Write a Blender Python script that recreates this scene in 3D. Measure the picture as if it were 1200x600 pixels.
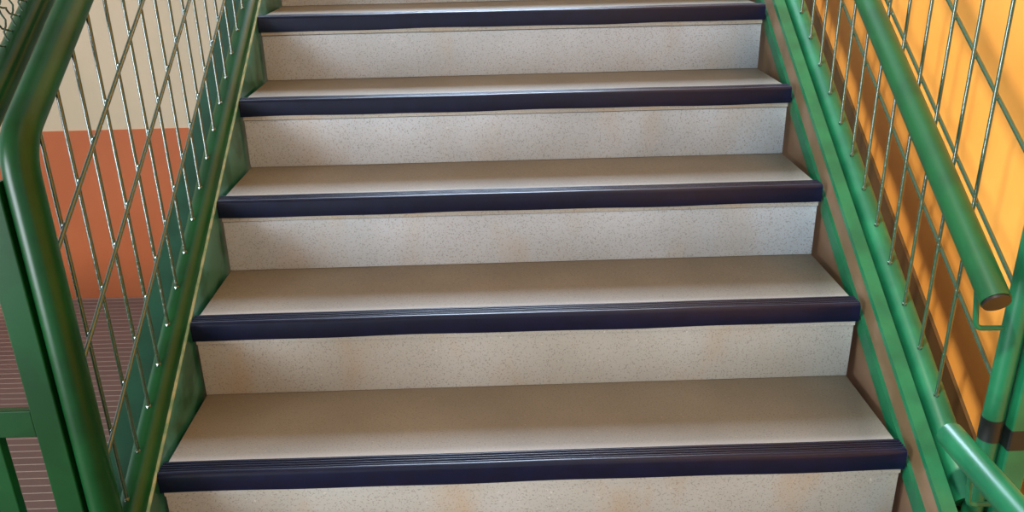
import bpy, bmesh, math, random
from mathutils import Matrix, Vector
random.seed(7)
for o in list(bpy.data.objects): bpy.data.objects.remove(o)
scene = bpy.context.scene
COL = scene.collection

# ------------------------------------------------------------------ camera, world, lights, exposure
def basis(a, b, c):
    return Matrix.Rotation(a, 4, 'Z') @ Matrix.Rotation(b, 4, 'X') @ Matrix.Rotation(c, 4, 'Z')
cam_data = bpy.data.cameras.new('camera')
cam_data.sensor_width = 36.0
cam_data.lens = 998.917 / 1200 * 36.0
cam_data.clip_start = 0.02
cam = bpy.data.objects.new('camera', cam_data); COL.objects.link(cam)
cam.matrix_world = Matrix.Translation((-0.05028, -1.26034, 0.92084)) @ basis(math.radians(-0.85826), math.radians(67.54526), math.radians(-1.30525))
scene.camera = cam

world = bpy.data.worlds.new('world'); scene.world = world
world.use_nodes = True
bg = world.node_tree.nodes['Background']
bg.inputs[0].default_value = (0.82, 0.92, 1.0, 1); bg.inputs[1].default_value = 0.88

def aim(o, d):
    o.rotation_euler = Vector(d).to_track_quat('-Z', 'Y').to_euler()
def area(name, loc, target, sx, sy, power, col):
    l = bpy.data.lights.new(name, 'AREA'); l.shape = 'RECTANGLE'; l.size = sx; l.size_y = sy
    l.energy = power; l.color = col
    o = bpy.data.objects.new(name, l); COL.objects.link(o); o.location = loc
    aim(o, Vector(target) - Vector(loc)); return o
sun_d = bpy.data.lights.new('sun', 'SUN'); sun_d.energy = 4.4; sun_d.angle = math.radians(2.2); sun_d.color = (1.0, 0.93, 0.80)
sun = bpy.data.objects.new('sun', sun_d); COL.objects.link(sun); sun.location = (-3, -3, 6); aim(sun, (1, 0.9, -1.755))
area('landing_window_light', (-0.1, 3.85, 3.2), (0.0, 0.0, 0.6), 1.5, 1.5, 420, (0.62, 0.78, 1.0))
area('side_window_light', (-3.3, -2.0, 0.5), (-0.2, 0.6, 0.3), 1.5, 2.6, 230, (0.86, 0.94, 1.0))

vs = scene.view_settings
vs.view_transform = 'Standard'; vs.look = 'None'; vs.gamma = 1.0; vs.use_curve_mapping = False
vs.exposure = 0.0
scene.display_settings.display_device = 'sRGB'

# ------------------------------------------------------------------ constants of the flight
G, H = 0.26291, 0.16474           # going and rise
SL = H / G
TH = math.atan(SL)
FLOOR = -1.47

# ------------------------------------------------------------------ materials
def lin(c):
    return tuple(((v / 255) / 12.92 if v / 255 <= 0.04045 else ((v / 255 + 0.055) / 1.055) ** 2.4) for v in c) + (1,)
def mat(name, c, rough=0.5, spec=0.5, c2=None, scale=8, lo=0.4, hi=0.6, bump=0.0, bscale=200, coat=0.0, metal=0.0):
    m = bpy.data.materials.new(name); m.use_nodes = True
    nt = m.node_tree; b = nt.nodes['Principled BSDF']
    b.inputs['Base Color'].default_value = lin(c); b.inputs['Roughness'].default_value = rough
    b.inputs['Specular IOR Level'].default_value = spec; b.inputs['Metallic'].default_value = metal
    b.inputs['Coat Weight'].default_value = coat
    tc = nt.nodes.new('ShaderNodeTexCoord')
    if c2 is not None:
        n = nt.nodes.new('ShaderNodeTexNoise'); n.inputs['Scale'].default_value = scale; n.inputs['Detail'].default_value = 5
        nt.links.new(tc.outputs['Object'], n.inputs['Vector'])
        r = nt.nodes.new('ShaderNodeValToRGB')
        r.color_ramp.elements[0].position = lo; r.color_ramp.elements[0].color = lin(c)
        r.color_ramp.elements[1].position = hi; r.color_ramp.elements[1].color = lin(c2)
        nt.links.new(n.outputs['Fac'], r.inputs['Fac']); nt.links.new(r.outputs['Color'], b.inputs['Base Color'])
    if bump:
        n2 = nt.nodes.new('ShaderNodeTexNoise'); n2.inputs['Scale'].default_value = bscale
        nt.links.new(tc.outputs['Object'], n2.inputs['Vector'])
        bp = nt.nodes.new('ShaderNodeBump'); bp.inputs['Strength'].default_value = bump; bp.inputs['Distance'].default_value = 0.002
        nt.links.new(n2.outputs['Fac'], bp.inputs['Height']); nt.links.new(bp.outputs['Normal'], b.inputs['Normal'])
    return m

def terrazzo(name, base, base2, chips, stain=None, stain_amt=0.0):
    """cement ground with small dark and light chips, plus blotchy dirt"""
    m = bpy.data.materials.new(name); m.use_nodes = True
    nt = m.node_tree; L = nt.links; b = nt.nodes['Principled BSDF']
    b.inputs['Roughness'].default_value = 0.55; b.inputs['Specular IOR Level'].default_value = 0.3
    tc = nt.nodes.new('ShaderNodeTexCoord')
    oi = nt.nodes.new('ShaderNodeObjectInfo'); va = nt.nodes.new('ShaderNodeVectorMath'); va.operation = 'MULTIPLY_ADD'
    L.new(oi.outputs['Location'], va.inputs[0]); va.inputs[1].default_value = (7.3, 3.1, 5.7); L.new(tc.outputs['Object'], va.inputs[2])
    class T: outputs = {'Object': va.outputs[0]}
    tc = T
    n = nt.nodes.new('ShaderNodeTexNoise'); n.inputs['Scale'].default_value = 3.5; n.inputs['Detail'].default_value = 6
    L.new(tc.outputs['Object'], n.inputs['Vector'])
    r = nt.nodes.new('ShaderNodeValToRGB')
    r.color_ramp.elements[0].position = 0.35; r.color_ramp.elements[0].color = lin(base)
    r.color_ramp.elements[1].position = 0.68; r.color_ramp.elements[1].color = lin(base2)
    L.new(n.outputs['Fac'], r.inputs['Fac']); last = r.outputs['Color']
    for (sc, thr, col, amt) in chips:
        v = nt.nodes.new('ShaderNodeTexNoise'); v.inputs['Scale'].default_value = sc; v.inputs['Detail'].default_value = 2
        L.new(tc.outputs['Object'], v.inputs['Vector'])
        q = nt.nodes.new('ShaderNodeValToRGB')
        q.color_ramp.elements[0].position = thr; q.color_ramp.elements[0].color = (0, 0, 0, 1)
        q.color_ramp.elements[1].position = thr + 0.06; q.color_ramp.elements[1].color = (amt, amt, amt, 1)
        L.new(v.outputs['Fac'], q.inputs['Fac'])
        mx = nt.nodes.new('ShaderNodeMix'); mx.data_type = 'RGBA'
        L.new(q.outputs['Color'], mx.inputs['Factor']); L.new(last, mx.inputs[6]); mx.inputs[7].default_value = lin(col)
        last = mx.outputs[2]
    if stain:
        v = nt.nodes.new('ShaderNodeTexNoise'); v.inputs['Scale'].default_value = 5.0; v.inputs['Detail'].default_value = 7
        mp = nt.nodes.new('ShaderNodeMapping'); mp.inputs['Scale'].default_value = (1.6, 1, 0.7); mp.inputs['Location'].default_value = (3.1, 0.4, 0)
        L.new(tc.outputs['Object'], mp.inputs['Vector']); L.new(mp.outputs['Vector'], v.inputs['Vector'])
        q = nt.nodes.new('ShaderNodeValToRGB')
        q.color_ramp.elements[0].position = 0.52; q.color_ramp.elements[0].color = (0, 0, 0, 1)
        q.color_ramp.elements[1].position = 0.75; q.color_ramp.elements[1].color = (stain_amt,) * 3 + (1,)
        L.new(v.outputs['Fac'], q.inputs['Fac'])
        mx = nt.nodes.new('ShaderNodeMix'); mx.data_type = 'RGBA'
        L.new(q.outputs['Color'], mx.inputs['Factor']); L.new(last, mx.inputs[6]); mx.inputs[7].default_value = lin(stain)
        last = mx.outputs[2]
    L.new(last, b.inputs['Base Color'])
    return m

M = {}
M['green'] = mat('green_gloss_paint', (14, 84, 56), rough=0.36, spec=0.4, c2=(22, 100, 66), scale=12, coat=0.05)
M['hgreen'] = mat('handrail_green_paint', (8, 66, 34), rough=0.34, c2=(12, 76, 38), scale=16, coat=0.05)
M['dgreen'] = mat('dark_green_gloss_paint', (4, 56, 20), rough=0.3, spec=0.3, c2=(7, 68, 28), scale=10, coat=0.0)
M['plate'] = mat('patchy_green_paint', (50, 118, 108), rough=0.3, c2=(20, 84, 66), scale=14, lo=0.45, hi=0.58, coat=0.2)
M['brown_web'] = mat('brown_web_plate', (112, 90, 72), rough=0.4, c2=(92, 74, 52), scale=9)  # blotchy brown of the right web plate
M['flange'] = mat('flange_green_paint', (20, 74, 54), rough=0.36, spec=0.35, c2=(14, 62, 44), scale=9)
M['edge'] = mat('scraped_pale_edge', (170, 175, 130), rough=0.5, c2=(120, 150, 105), scale=30)
M['rubber'] = mat('navy_rubber', (6, 12, 40), rough=0.33, c2=(9, 16, 48), scale=30, spec=0.4)
M['joint'] = mat('grey_mortar', (150, 140, 122), rough=0.9)
M['riser'] = terrazzo('pale_terrazzo', (176, 186, 194), (196, 207, 218),
                      [(300, 0.57, (116, 114, 116), 0.5), (190, 0.66, (150, 140, 125), 0.6), (120, 0.70, (225, 222, 215), 0.5)], (178, 160, 130), 0.32)
M['riser_worn_dim'] = terrazzo('stained_dim_terrazzo', (163, 164, 158), (179, 182, 180),
                      [(300, 0.58, (112, 106, 100), 0.5), (190, 0.66, (150, 140, 125), 0.6), (120, 0.70, (225, 222, 215), 0.5)], (172, 146, 108), 0.6)  # lower risers: real stains, and light falloff put into a darker base
M['tread'] = terrazzo('worn_terrazzo', (124, 118, 104), (138, 132, 118),
                      [(300, 0.57, (104, 94, 84), 0.5), (200, 0.66, (170, 160, 145), 0.4)])
def wear_band(m):
    nt = m.node_tree; L = nt.links; b = nt.nodes['Principled BSDF']
    src = b.inputs['Base Color'].links[0].from_socket
    tc = nt.nodes.new('ShaderNodeTexCoord'); sx = nt.nodes.new('ShaderNodeSeparateXYZ'); L.new(tc.outputs['Object'], sx.inputs[0])
    mr = nt.nodes.new('ShaderNodeMapRange'); mr.interpolation_type = 'SMOOTHSTEP'
    mr.inputs[1].default_value = 0.060; mr.inputs[2].default_value = 0.034; mr.inputs[3].default_value = 0.0; mr.inputs[4].default_value = 0.42
    L.new(sx.outputs['Y'], mr.inputs[0])
    mx = nt.nodes.new('ShaderNodeMix'); mx.data_type = 'RGBA'
    L.new(mr.outputs[0], mx.inputs['Factor']); L.new(src, mx.inputs[6]); mx.inputs[7].default_value = lin((186, 182, 176))
    L.new(mx.outputs[2], b.inputs['Base Color'])
wear_band(M['tread'])
M['rod'] = mat('green_rod_paint', (36, 68, 46), rough=0.18, spec=0.9, coat=0.8, bump=0.5, bscale=120)
M['cap'] = mat('dark_plastic_cap', (30, 20, 20), rough=0.35)
M['rail_shade'] = mat('rail_shade_black', (6, 16, 16), rough=0.5)  # black for the rail shadows painted across the right posts
M['orange'] = mat('orange_wall_paint', (236, 158, 66), rough=0.55, c2=(244, 170, 76), scale=3, bump=0.15, bscale=60)
M['skirt'] = mat('brown_skirting_paint', (88, 60, 28), rough=0.4, c2=(76, 56, 26), scale=5)
M['terracotta'] = mat('terracotta_wall_paint', (146, 74, 34), rough=0.6, c2=(152, 79, 38), scale=2, bump=0.1, bscale=60)
M['cream'] = mat('cream_wall_paint', (160, 148, 128), rough=0.6, c2=(166, 153, 133), scale=2, bump=0.1, bscale=60)
M['sun_blocker'] = mat('sun_blocker_pale', (200, 196, 188), rough=0.8)
M['concrete'] = mat('landing_stone', (140, 128, 112), rough=0.6, c2=(124, 112, 98), scale=6)

def tiles():
    m = bpy.data.materials.new('small_brown_tiles'); m.use_nodes = True
    nt = m.node_tree; L = nt.links; b = nt.nodes['Principled BSDF']; b.inputs['Roughness'].default_value = 0.5
    tc = nt.nodes.new('ShaderNodeTexCoord')
    br = nt.nodes.new('ShaderNodeTexBrick'); br.offset = 0.0
    br.inputs['Scale'].default_value = 1.0
    br.offset = 0.5; br.inputs['Brick Width'].default_value = 40; br.inputs['Row Height'].default_value = 0.0545
    br.inputs['Mortar Size'].default_value = 0.0028; br.inputs['Mortar Smooth'].default_value = 0.1
    br.inputs['Color1'].default_value = lin((86, 64, 58)); br.inputs['Color2'].default_value = lin((92, 69, 62))
    br.inputs['Mortar'].default_value = lin((150, 134, 120))
    L.new(tc.outputs['Object'], br.inputs['Vector']); L.new(br.outputs['Color'], b.inputs['Base Color'])
    return m
M['tiles'] = tiles()

# ------------------------------------------------------------------ mesh helpers
def link_mesh(name, bm, m, parent=None, smooth=False, bevel=0.0, seg=2):
    bmesh.ops.recalc_face_normals(bm, faces=bm.faces[:])
    me = bpy.data.meshes.new(name); bm.to_mesh(me); bm.free()
    me.materials.append(m)
    if smooth:
        for p in me.polygons: p.use_smooth = True
    o = bpy.data.objects.new(name, me); COL.objects.link(o)
    if parent: o.parent = parent
    if bevel:
        b = o.modifiers.new('bevel', 'BEVEL'); b.width = bevel; b.segments = seg; b.limit_method = 'ANGLE'
    if smooth:
        try: me.set_sharp_from_angle(angle=math.radians(40))
        except Exception: pass
    return o
def box(bm, x0, x1, y0, y1, z0, z1):
    v = [bm.verts.new(p) for p in ((x0,y0,z0),(x1,y0,z0),(x1,y1,z0),(x0,y1,z0),(x0,y0,z1),(x1,y0,z1),(x1,y1,z1),(x0,y1,z1))]
    for f in ((0,1,2,3),(4,5,6,7),(0,1,5,4),(1,2,6,5),(2,3,7,6),(3,0,4,7)): bm.faces.new([v[i] for i in f])
def sloped(bm, x0, x1, y0, y1, a, b):
    """bar parallel to the flight: between heights a and b above the nosing line, with plumb ends"""
    v = [bm.verts.new(p) for p in ((x0,y0,y0*SL+a),(x1,y0,y0*SL+a),(x1,y1,y1*SL+a),(x0,y1,y1*SL+a),
                                   (x0,y0,y0*SL+b),(x1,y0,y0*SL+b),(x1,y1,y1*SL+b),(x0,y1,y1*SL+b))]
    for f in ((0,1,2,3),(4,5,6,7),(0,1,5,4),(1,2,6,5),(2,3,7,6),(3,0,4,7)): bm.faces.new([v[i] for i in f])
def tube(bm, pts, r, n=20, caps=True):
    pts = [Vector(p) for p in pts]
    rings = []
    t0 = (pts[1] - pts[0]).normalized()
    up = Vector((1, 0, 0)) if abs(t0.x) < 0.9 else Vector((0, 0, 1))
    u = (up - t0 * up.dot(t0)).normalized()
    for i, p in enumerate(pts):
        if i == 0: t = pts[1] - pts[0]
        elif i == len(pts) - 1: t = pts[-1] - pts[-2]
        else: t = (pts[i+1] - p).normalized() + (p - pts[i-1]).normalized()
        t.normalize(); u = (u - t * u.dot(t)).normalized(); w = t.cross(u)
        k = 1.0
        if 0 < i < len(pts) - 1:
            k = 1 / max(0.5, (pts[i+1] - p).normalized().dot(t))
        rings.append([bm.verts.new(p + (u * math.cos(2*math.pi*j/n) + w * math.sin(2*math.pi*j/n)) * r * (k if False else 1)) for j in range(n)])
    for a, b in zip(rings, rings[1:]):
        for j in range(n): bm.faces.new((a[j], a[(j+1)%n], b[(j+1)%n], b[j]))
    if caps:
        bm.faces.new(rings[0]); bm.faces.new(rings[-1])
def bend(a, corner, b, rad, n=8):
    """polyline a -> rounded corner -> b"""
    a, c, b = Vector(a), Vector(corner), Vector(b)
    d1 = (a - c).normalized(); d2 = (b - c).normalized()
    p, q = c + d1 * rad, c + d2 * rad
    out = [a]
    for i in range(n + 1):
        t = i / n
        out.append((1-t)**2 * p + 2*t*(1-t) * c + t*t * q)
    out.append(b); return out
def nm(o, label=None, cat=None, group=None, kind=None):
    if label: o['label'] = label
    if cat: o['category'] = cat
    if group: o['group'] = group
    if kind: o['kind'] = kind
    return o
def thing(name, loc, label, cat, group=None):
    o = bpy.data.objects.new(name, None); COL.objects.link(o); o.location = loc; o.empty_display_size = 0.05
    return nm(o, label, cat, group)
def under(name, bm, m, root, **k):
    """bm is in world coordinates; keep it there under its root"""
    bmesh.ops.translate(bm, verts=bm.verts[:], vec=-root.location)
    return link_mesh(name, bm, m, root, **k)

# ------------------------------------------------------------------ the setting
def structure(name, m, *boxes):
    bm = bmesh.new()
    for b in boxes: box(bm, *b)
    return nm(link_mesh(name, bm, m), kind='structure')
XW = 0.95
structure('floor', M['tiles'], (-6, XW, -3.2, 4.0, FLOOR - 0.1, FLOOR))
wb = structure('wall_back', M['cream'], (-6, XW + 0.15, 4.0, 4.15, FLOOR - 0.1, 5.2))
structure('trim_1', M['terracotta'], (-6, -0.9, 3.992, 4.0, FLOOR, -0.326))
structure('wall_right', M['orange'], (XW, XW + 0.15, -3.2, 4.0, FLOOR - 0.1, 5.2))
# brown skirting that follows the flight
bm = bmesh.new(); sloped(bm, XW - 0.008, XW + 0.001, -1.6, 2.4, -1.2, -0.297)
nm(link_mesh('baseboard_right', bm, M['skirt']), kind='structure')
# added unseen slab, sloped with the flight, keeps the sun off the steps
bm = bmesh.new(); sloped(bm, -6, -0.45, -3.2, 1.5, 2.4, 2.55)
nm(link_mesh('sun_blocker', bm, M['sun_blocker']), kind='structure')

# ------------------------------------------------------------------ steps
HW = 0.662
def make_step(k, label):
    root = thing('stair_step', (0, k*G, k*H), label, 'step', 'terrazzo stair steps with navy nosings')
    bm = bmesh.new(); box(bm, -HW, HW, 0.0, G + 0.012, -0.046, 0.0)
    t = link_mesh('tread', bm, M['tread'], root, bevel=0.002)
    # the front edge of the slab below the rubber shows as a pale strip
    bm = bmesh.new(); box(bm, -HW, HW, -0.0012, 0.0, -0.0455, -0.030)
    link_mesh('slab_edge', bm, M['riser_worn_dim'], root)
    bm = bmesh.new(); box(bm, -HW, HW, 0.0025, 0.022, -H + 0.0005, -0.0475)
    link_mesh('riser', bm, M['riser_worn_dim'] if k <= 1 else M['riser'], root, bevel=0.001)
    # rubber nosing: ribbed top, rounded nose, plain front
    pr = [(0.034, 0.0006), (0.0335, 0.0032)]
    y = 0.0325
    for i in range(4):
        for q in range(7):
            a = math.pi * q / 6
            pr.append((y - 0.0026 + 0.0026 * math.cos(a), 0.0014 + 0.0026 * math.sin(a)))
        pr.append((y - 0.0061, 0.0010))
        y -= 0.0070
    pr += [(y, 0.0034)]
    cy, cz, r = 0.0035, -0.0046, 0.008
    for a in range(90, 181, 15):
        pr.append((cy + r*math.cos(math.radians(a)), cz + r*math.sin(math.radians(a))))
    pr += [(-0.0045, -0.033), (-0.0036, -0.0365), (-0.001, -0.0372), (-0.0005, -0.034), (-0.0005, -0.006), (0.0035, 0.0006)]
    bm = bmesh.new(); NS = 60; rows = []
    ph = random.random() * 6
    for i in range(NS + 1):
        x = -HW - 0.005 + (2*HW + 0.010) * i / NS
        w = 0.0009 * math.sin(x*9 + ph) + 0.0006 * math.sin(x*21 + ph*2)
        rows.append([bm.verts.new((x, py, pz + (w if pz < -0.02 else w * 0.35))) for py, pz in pr])
    n = len(pr)
    for a, b in zip(rows, rows[1:]):
        for j in range(n): bm.faces.new((a[j], a[(j+1)%n], b[(j+1)%n], b[j]))
    bm.faces.new(rows[0]); bm.faces.new(rows[-1])
    link_mesh('nosing', bm, M['rubber'], root, smooth=True)
    return root
names = {0: 'terrazzo step nearest the camera, its ribbed navy nosing the widest in view',
         1: 'terrazzo step with navy nosing, second from the bottom of the photo',
         2: 'terrazzo step, third from the bottom of the photo, yellowish stain atop its riser',
         3: 'terrazzo step with navy nosing, second from the top of the photo',
         4: 'terrazzo step with navy nosing, the topmost whose riser shows in full',
         5: 'terrazzo step whose riser is only just cut by the top edge of the photo'}
NTOP = 9
for k in range(-3, NTOP):
    make_step(k, names.get(k, 'terrazzo stair step %s the frame' % ('below' if k < 0 else 'above')))
structure('floor.001', M['concrete'], (-0.665, 0.668, -3.2, -3*G, -4*H - 0.12, -4*H))
structure('floor.002', M['concrete'], (-0.9, XW, NTOP*G - G + G, 4.0, NTOP*H - 0.2 - H, NTOP*H - H))

# ------------------------------------------------------------------ stringers
Y0, Y1 = -0.10, 2.35
L = thing('stair_stringer', (-0.70, Y0, Y0*SL), 'green steel stringer along the left ends of the steps, pale scraped top edge', 'stringer')
bm = bmesh.new(); sloped(bm, -0.680, -0.668, Y0 - 0.75, Y1, -0.30, -0.002); under('web', bm, M['plate'], L)
bm = bmesh.new(); sloped(bm, -0.6735, -0.6675, Y0 - 0.75, Y1, -0.002, 0.0025)
nm(under('top_edge', bm, M['edge'], L), 'pale scraped edge of the stringer')
bm = bmesh.new(); sloped(bm, -0.778, -0.680, Y0 + 0.02, Y1, -0.040, -0.030); under('flange', bm, M['flange'], L)
bm = bmesh.new(); sloped(bm, -0.778, -0.770, Y0 + 0.02, Y1, -0.22, -0.040); under('outer_lip', bm, M['plate'], L)

R = thing('stair_stringer', (0.70, Y0, Y0*SL), 'brown and green steel stringer along the right ends of the steps', 'stringer')
bm = bmesh.new(); sloped(bm, 0.680, 0.690, Y0 - 0.75, Y1, -0.36, 0.030)
nm(under('web', bm, M['brown_web'], R), 'brown web plate')
bm = bmesh.new(); sloped(bm, 0.6725, 0.680, Y0 - 0.75, Y1, -0.068, -0.030)
nm(under('lower_flat', bm, M['green'], R), 'narrow green flat bar')
bm = bmesh.new(); sloped(bm, 0.676, 0.702, Y0 - 0.75, Y1, 0.030, 0.044)
nm(under('upper_flat', bm, M['green'], R), 'green top flange')
bm = bmesh.new(); sloped(bm, 0.702, 0.745, Y0 + 0.02, Y1, -0.034, -0.022); under('flange', bm, M['dgreen'], R)

# ------------------------------------------------------------------ railings
def on(x, y, a): return (x, y, y*SL + a)
def weld(bm, p, r=0.0045):
    bmesh.ops.create_icosphere(bm, subdivisions=1, radius=r, matrix=Matrix.Translation(p))
def railing(X, Xr, zt, ztop, ynew, weld0, dy, sl_z, label, mtube, newel_x, newel_r, side, label_new=None):
    root = thing('stair_railing', (newel_x, ynew, ynew*SL - 0.4), label, 'railing')
    tr = 0.024
    # bottom rail, resting on the stringer flange
    bm = bmesh.new(); tube(bm, [on(X, ynew + 0.005, zt), on(X, Y1, zt)], tr, 28); under('bottom_rail', bm, mtube, root, smooth=True)
    # top rail bends down into the newel post
    bm = bmesh.new()
    tube(bm, bend(on(newel_x, Y1, ztop), on(newel_x, ynew, ztop), (newel_x, ynew, ynew*SL - 0.4), 0.05, 10), newel_r, 32)
    under('top_rail_and_newel', bm, mtube, root, smooth=True)
    y = weld0
    while y < Y1 - 0.02:
        bm = bmesh.new(); tube(bm, [on(Xr, y, zt + 0.020), on(Xr, y, ztop - 0.01)], 0.0033, 10)
        weld(bm, on(Xr, y, zt + tr/math.cos(TH) - 0.0005), 0.0055)
        for a in sl_z: weld(bm, on(Xr + side*0.003, y, a), 0.0042)
        under('vertical_rod', bm, M['rod'], root, smooth=True)
        y += dy
    for a in sl_z:
        bm = bmesh.new(); tube(bm, [on(Xr + side*0.0066, ynew, a), on(Xr + side*0.0066, Y1, a)], 0.0036, 10)
        under('sloped_rod', bm, M['rod'], root, smooth=True)
    return root
railing(-0.696, -0.700, 0.002, 0.692, -0.102, -0.057, 0.0735, (0.172, 0.350, 0.530),
        'dark green railing on the left of the steps, top tube bending down into its newel', M['dgreen'], -0.714, 0.0245, 1)
railing(0.737, 0.732, 0.022, 0.790, -0.100, 0.052, 0.0823, (0.250, 0.415, 0.590),
        'bright green railing on the right of the steps, before the orange wall', M['green'], 0.742, 0.0165, 1)

rr = [o for o in COL.objects if o.name.startswith('stair_railing') and o.location.x > 0][0]
bm = bmesh.new(); tube(bm, [(0.742, -0.100, 0.095), (0.742, -0.100, 0.135)], 0.0173, 28)  # thin sleeve added as a rail shadow across the newel
nm(under('shade_band', bm, M['rail_shade'], rr, smooth=True), 'black band painting a rail shadow on the newel')

# ------------------------------------------------------------------ low handrails inside the right railing
h1 = thing('handrail', (0.665, -0.16, 0.38), 'sloping round green handrail with a dark end plug, in front of the right railing', 'handrail', 'low tubular handrails on the right')
bm = bmesh.new(); tube(bm, [on(0.665, -0.162, 0.476), on(0.665, Y1, 0.476)], 0.0215, 32); under('tube', bm, M['hgreen'], h1, smooth=True)
e = Vector(on(0.665, -0.162, 0.476)); d = Vector((0, -math.cos(TH), -math.sin(TH)))
bm = bmesh.new(); tube(bm, [e - d*0.002, e + d*0.003, e + d*0.0045], 0.0195, 32)
nm(under('end_cap', bm, M['cap'], h1, smooth=True), 'dark brown end plug')
for yb in (-0.10, 1.15):
    bm = bmesh.new()
    zb = yb*SL + 0.476
    tube(bm, bend((0.667, yb, zb - 0.015), (0.682, yb, zb - 0.115), (0.735, yb, zb - 0.116), 0.012, 6), 0.0042, 12)
    under('bracket', bm, M['green'], h1, smooth=True)
XL, ZL = 0.655, 0.128
h2 = thing('handrail', (XL, -0.15, ZL), 'level green handrail tube starting low at the bottom right corner', 'handrail', 'low tubular handrails on the right')
bm = bmesh.new(); tube(bm, [(XL, -0.135, ZL), (XL, -1.0, ZL)], 0.0215, 32); under('tube', bm, M['green'], h2, smooth=True)
for yb in (-0.20, -0.9):
    bm = bmesh.new()
    tube(bm, bend((XL + 0.002, yb, ZL - 0.015), (XL + 0.010, yb, ZL - 0.085), (XL + 0.085, yb, ZL - 0.086), 0.010, 6), 0.0042, 12)
    under('bracket', bm, M['green'], h2, smooth=True)

# ------------------------------------------------------------------ frames beyond the newels
g1 = thing('gate_frame', (-0.80, -0.10, -0.5), 'dark green steel gate frame left of the left newel, with one crossbar', 'gate')
bm = bmesh.new(); box(bm, -0.781, -0.7392, -0.122, -0.104, -0.5, 0.58); under('stile', bm, M['dgreen'], g1, bevel=0.002)
bm = bmesh.new(); box(bm, -0.880, -0.840, -0.122, -0.104, -0.5, 0.58); under('stile', bm, M['dgreen'], g1, bevel=0.002)
bm = bmesh.new(); box(bm, -0.840, -0.781, -0.120, -0.106, 0.166, 0.214); under('crossbar', bm, M['dgreen'], g1, bevel=0.002)

g2 = thing('steel_post', (0.79, -0.10, -0.5), 'bright green steel upright beside the right newel', 'post')
bm = bmesh.new(); box(bm, 0.763, 0.803, -0.122, -0.088, -0.5, 0.95); under('stile', bm, M['green'], g2, bevel=0.003)
bm = bmesh.new(); box(bm, 0.803, 0.93, -0.118, -0.092, 0.30, 0.345); under('crossbar', bm, M['green'], g2, bevel=0.002)
bm = bmesh.new(); box(bm, 0.7622, 0.8038, -0.1228, -0.0872, 0.082, 0.122)  # added sleeve, a rail shadow painted on the upright
nm(under('shade_band', bm, M['rail_shade'], g2, bevel=0.003), 'black band painting a rail shadow on the upright')

# ------------------------------------------------------------------ mesh guard beyond the left railing
g3 = thing('mesh_guard', (-0.80, -0.2, 0.5), 'green tube with crimped wire mesh above it, top left corner behind the railing', 'guard')
bm = bmesh.new(); tube(bm, [on(-0.80, -0.06, 0.652), on(-0.80, 1.2, 0.652)], 0.022, 28); under('bottom_tube', bm, M['dgreen'], g3, smooth=True)
bm = bmesh.new()
s = 0.036
def crimp(p0, dirv, length, phase):
    n = int(length / (s / 4)); pts = []
    for i in range(n + 1):
        q = Vector(p0) + dirv * (i * s / 4)
        ph = (i % 4)
        off = 0.0024 * (1 if ph in (0, 1) else -1) * phase
        pts.append((q.x + off, q.y, q.z))
        side = dirv.cross(Vector((1, 0, 0))) * 0.0016 * (1 if (i % 4) in (1, 2) else -1)
        pts[-1] = tuple(Vector(pts[-1]) + side)
    return pts
dn = Vector((0, math.cos(TH), math.sin(TH))); up = Vector((0, -math.sin(TH), math.cos(TH)))
base = Vector(on(-0.80, 0.10, 0.665))
da = (dn*0.55 + up*0.83).normalized(); db = (dn*-0.55 + up*0.83).normalized()
for i in range(30):
    tube(bm, crimp(base + dn * i * s, da, 0.34, 1), 0.0016, 6, caps=False)
    tube(bm, crimp(base + dn * i * s, db, 0.34, -1), 0.0016, 6, caps=False)
under('wire_mesh', bm, M['rod'], g3, smooth=True)
bm = bmesh.new(); tube(bm, [on(-0.80, -0.06, 0.985), on(-0.80, 1.05, 0.985)], 0.015, 20); under('top_tube', bm, M['dgreen'], g3, smooth=True)
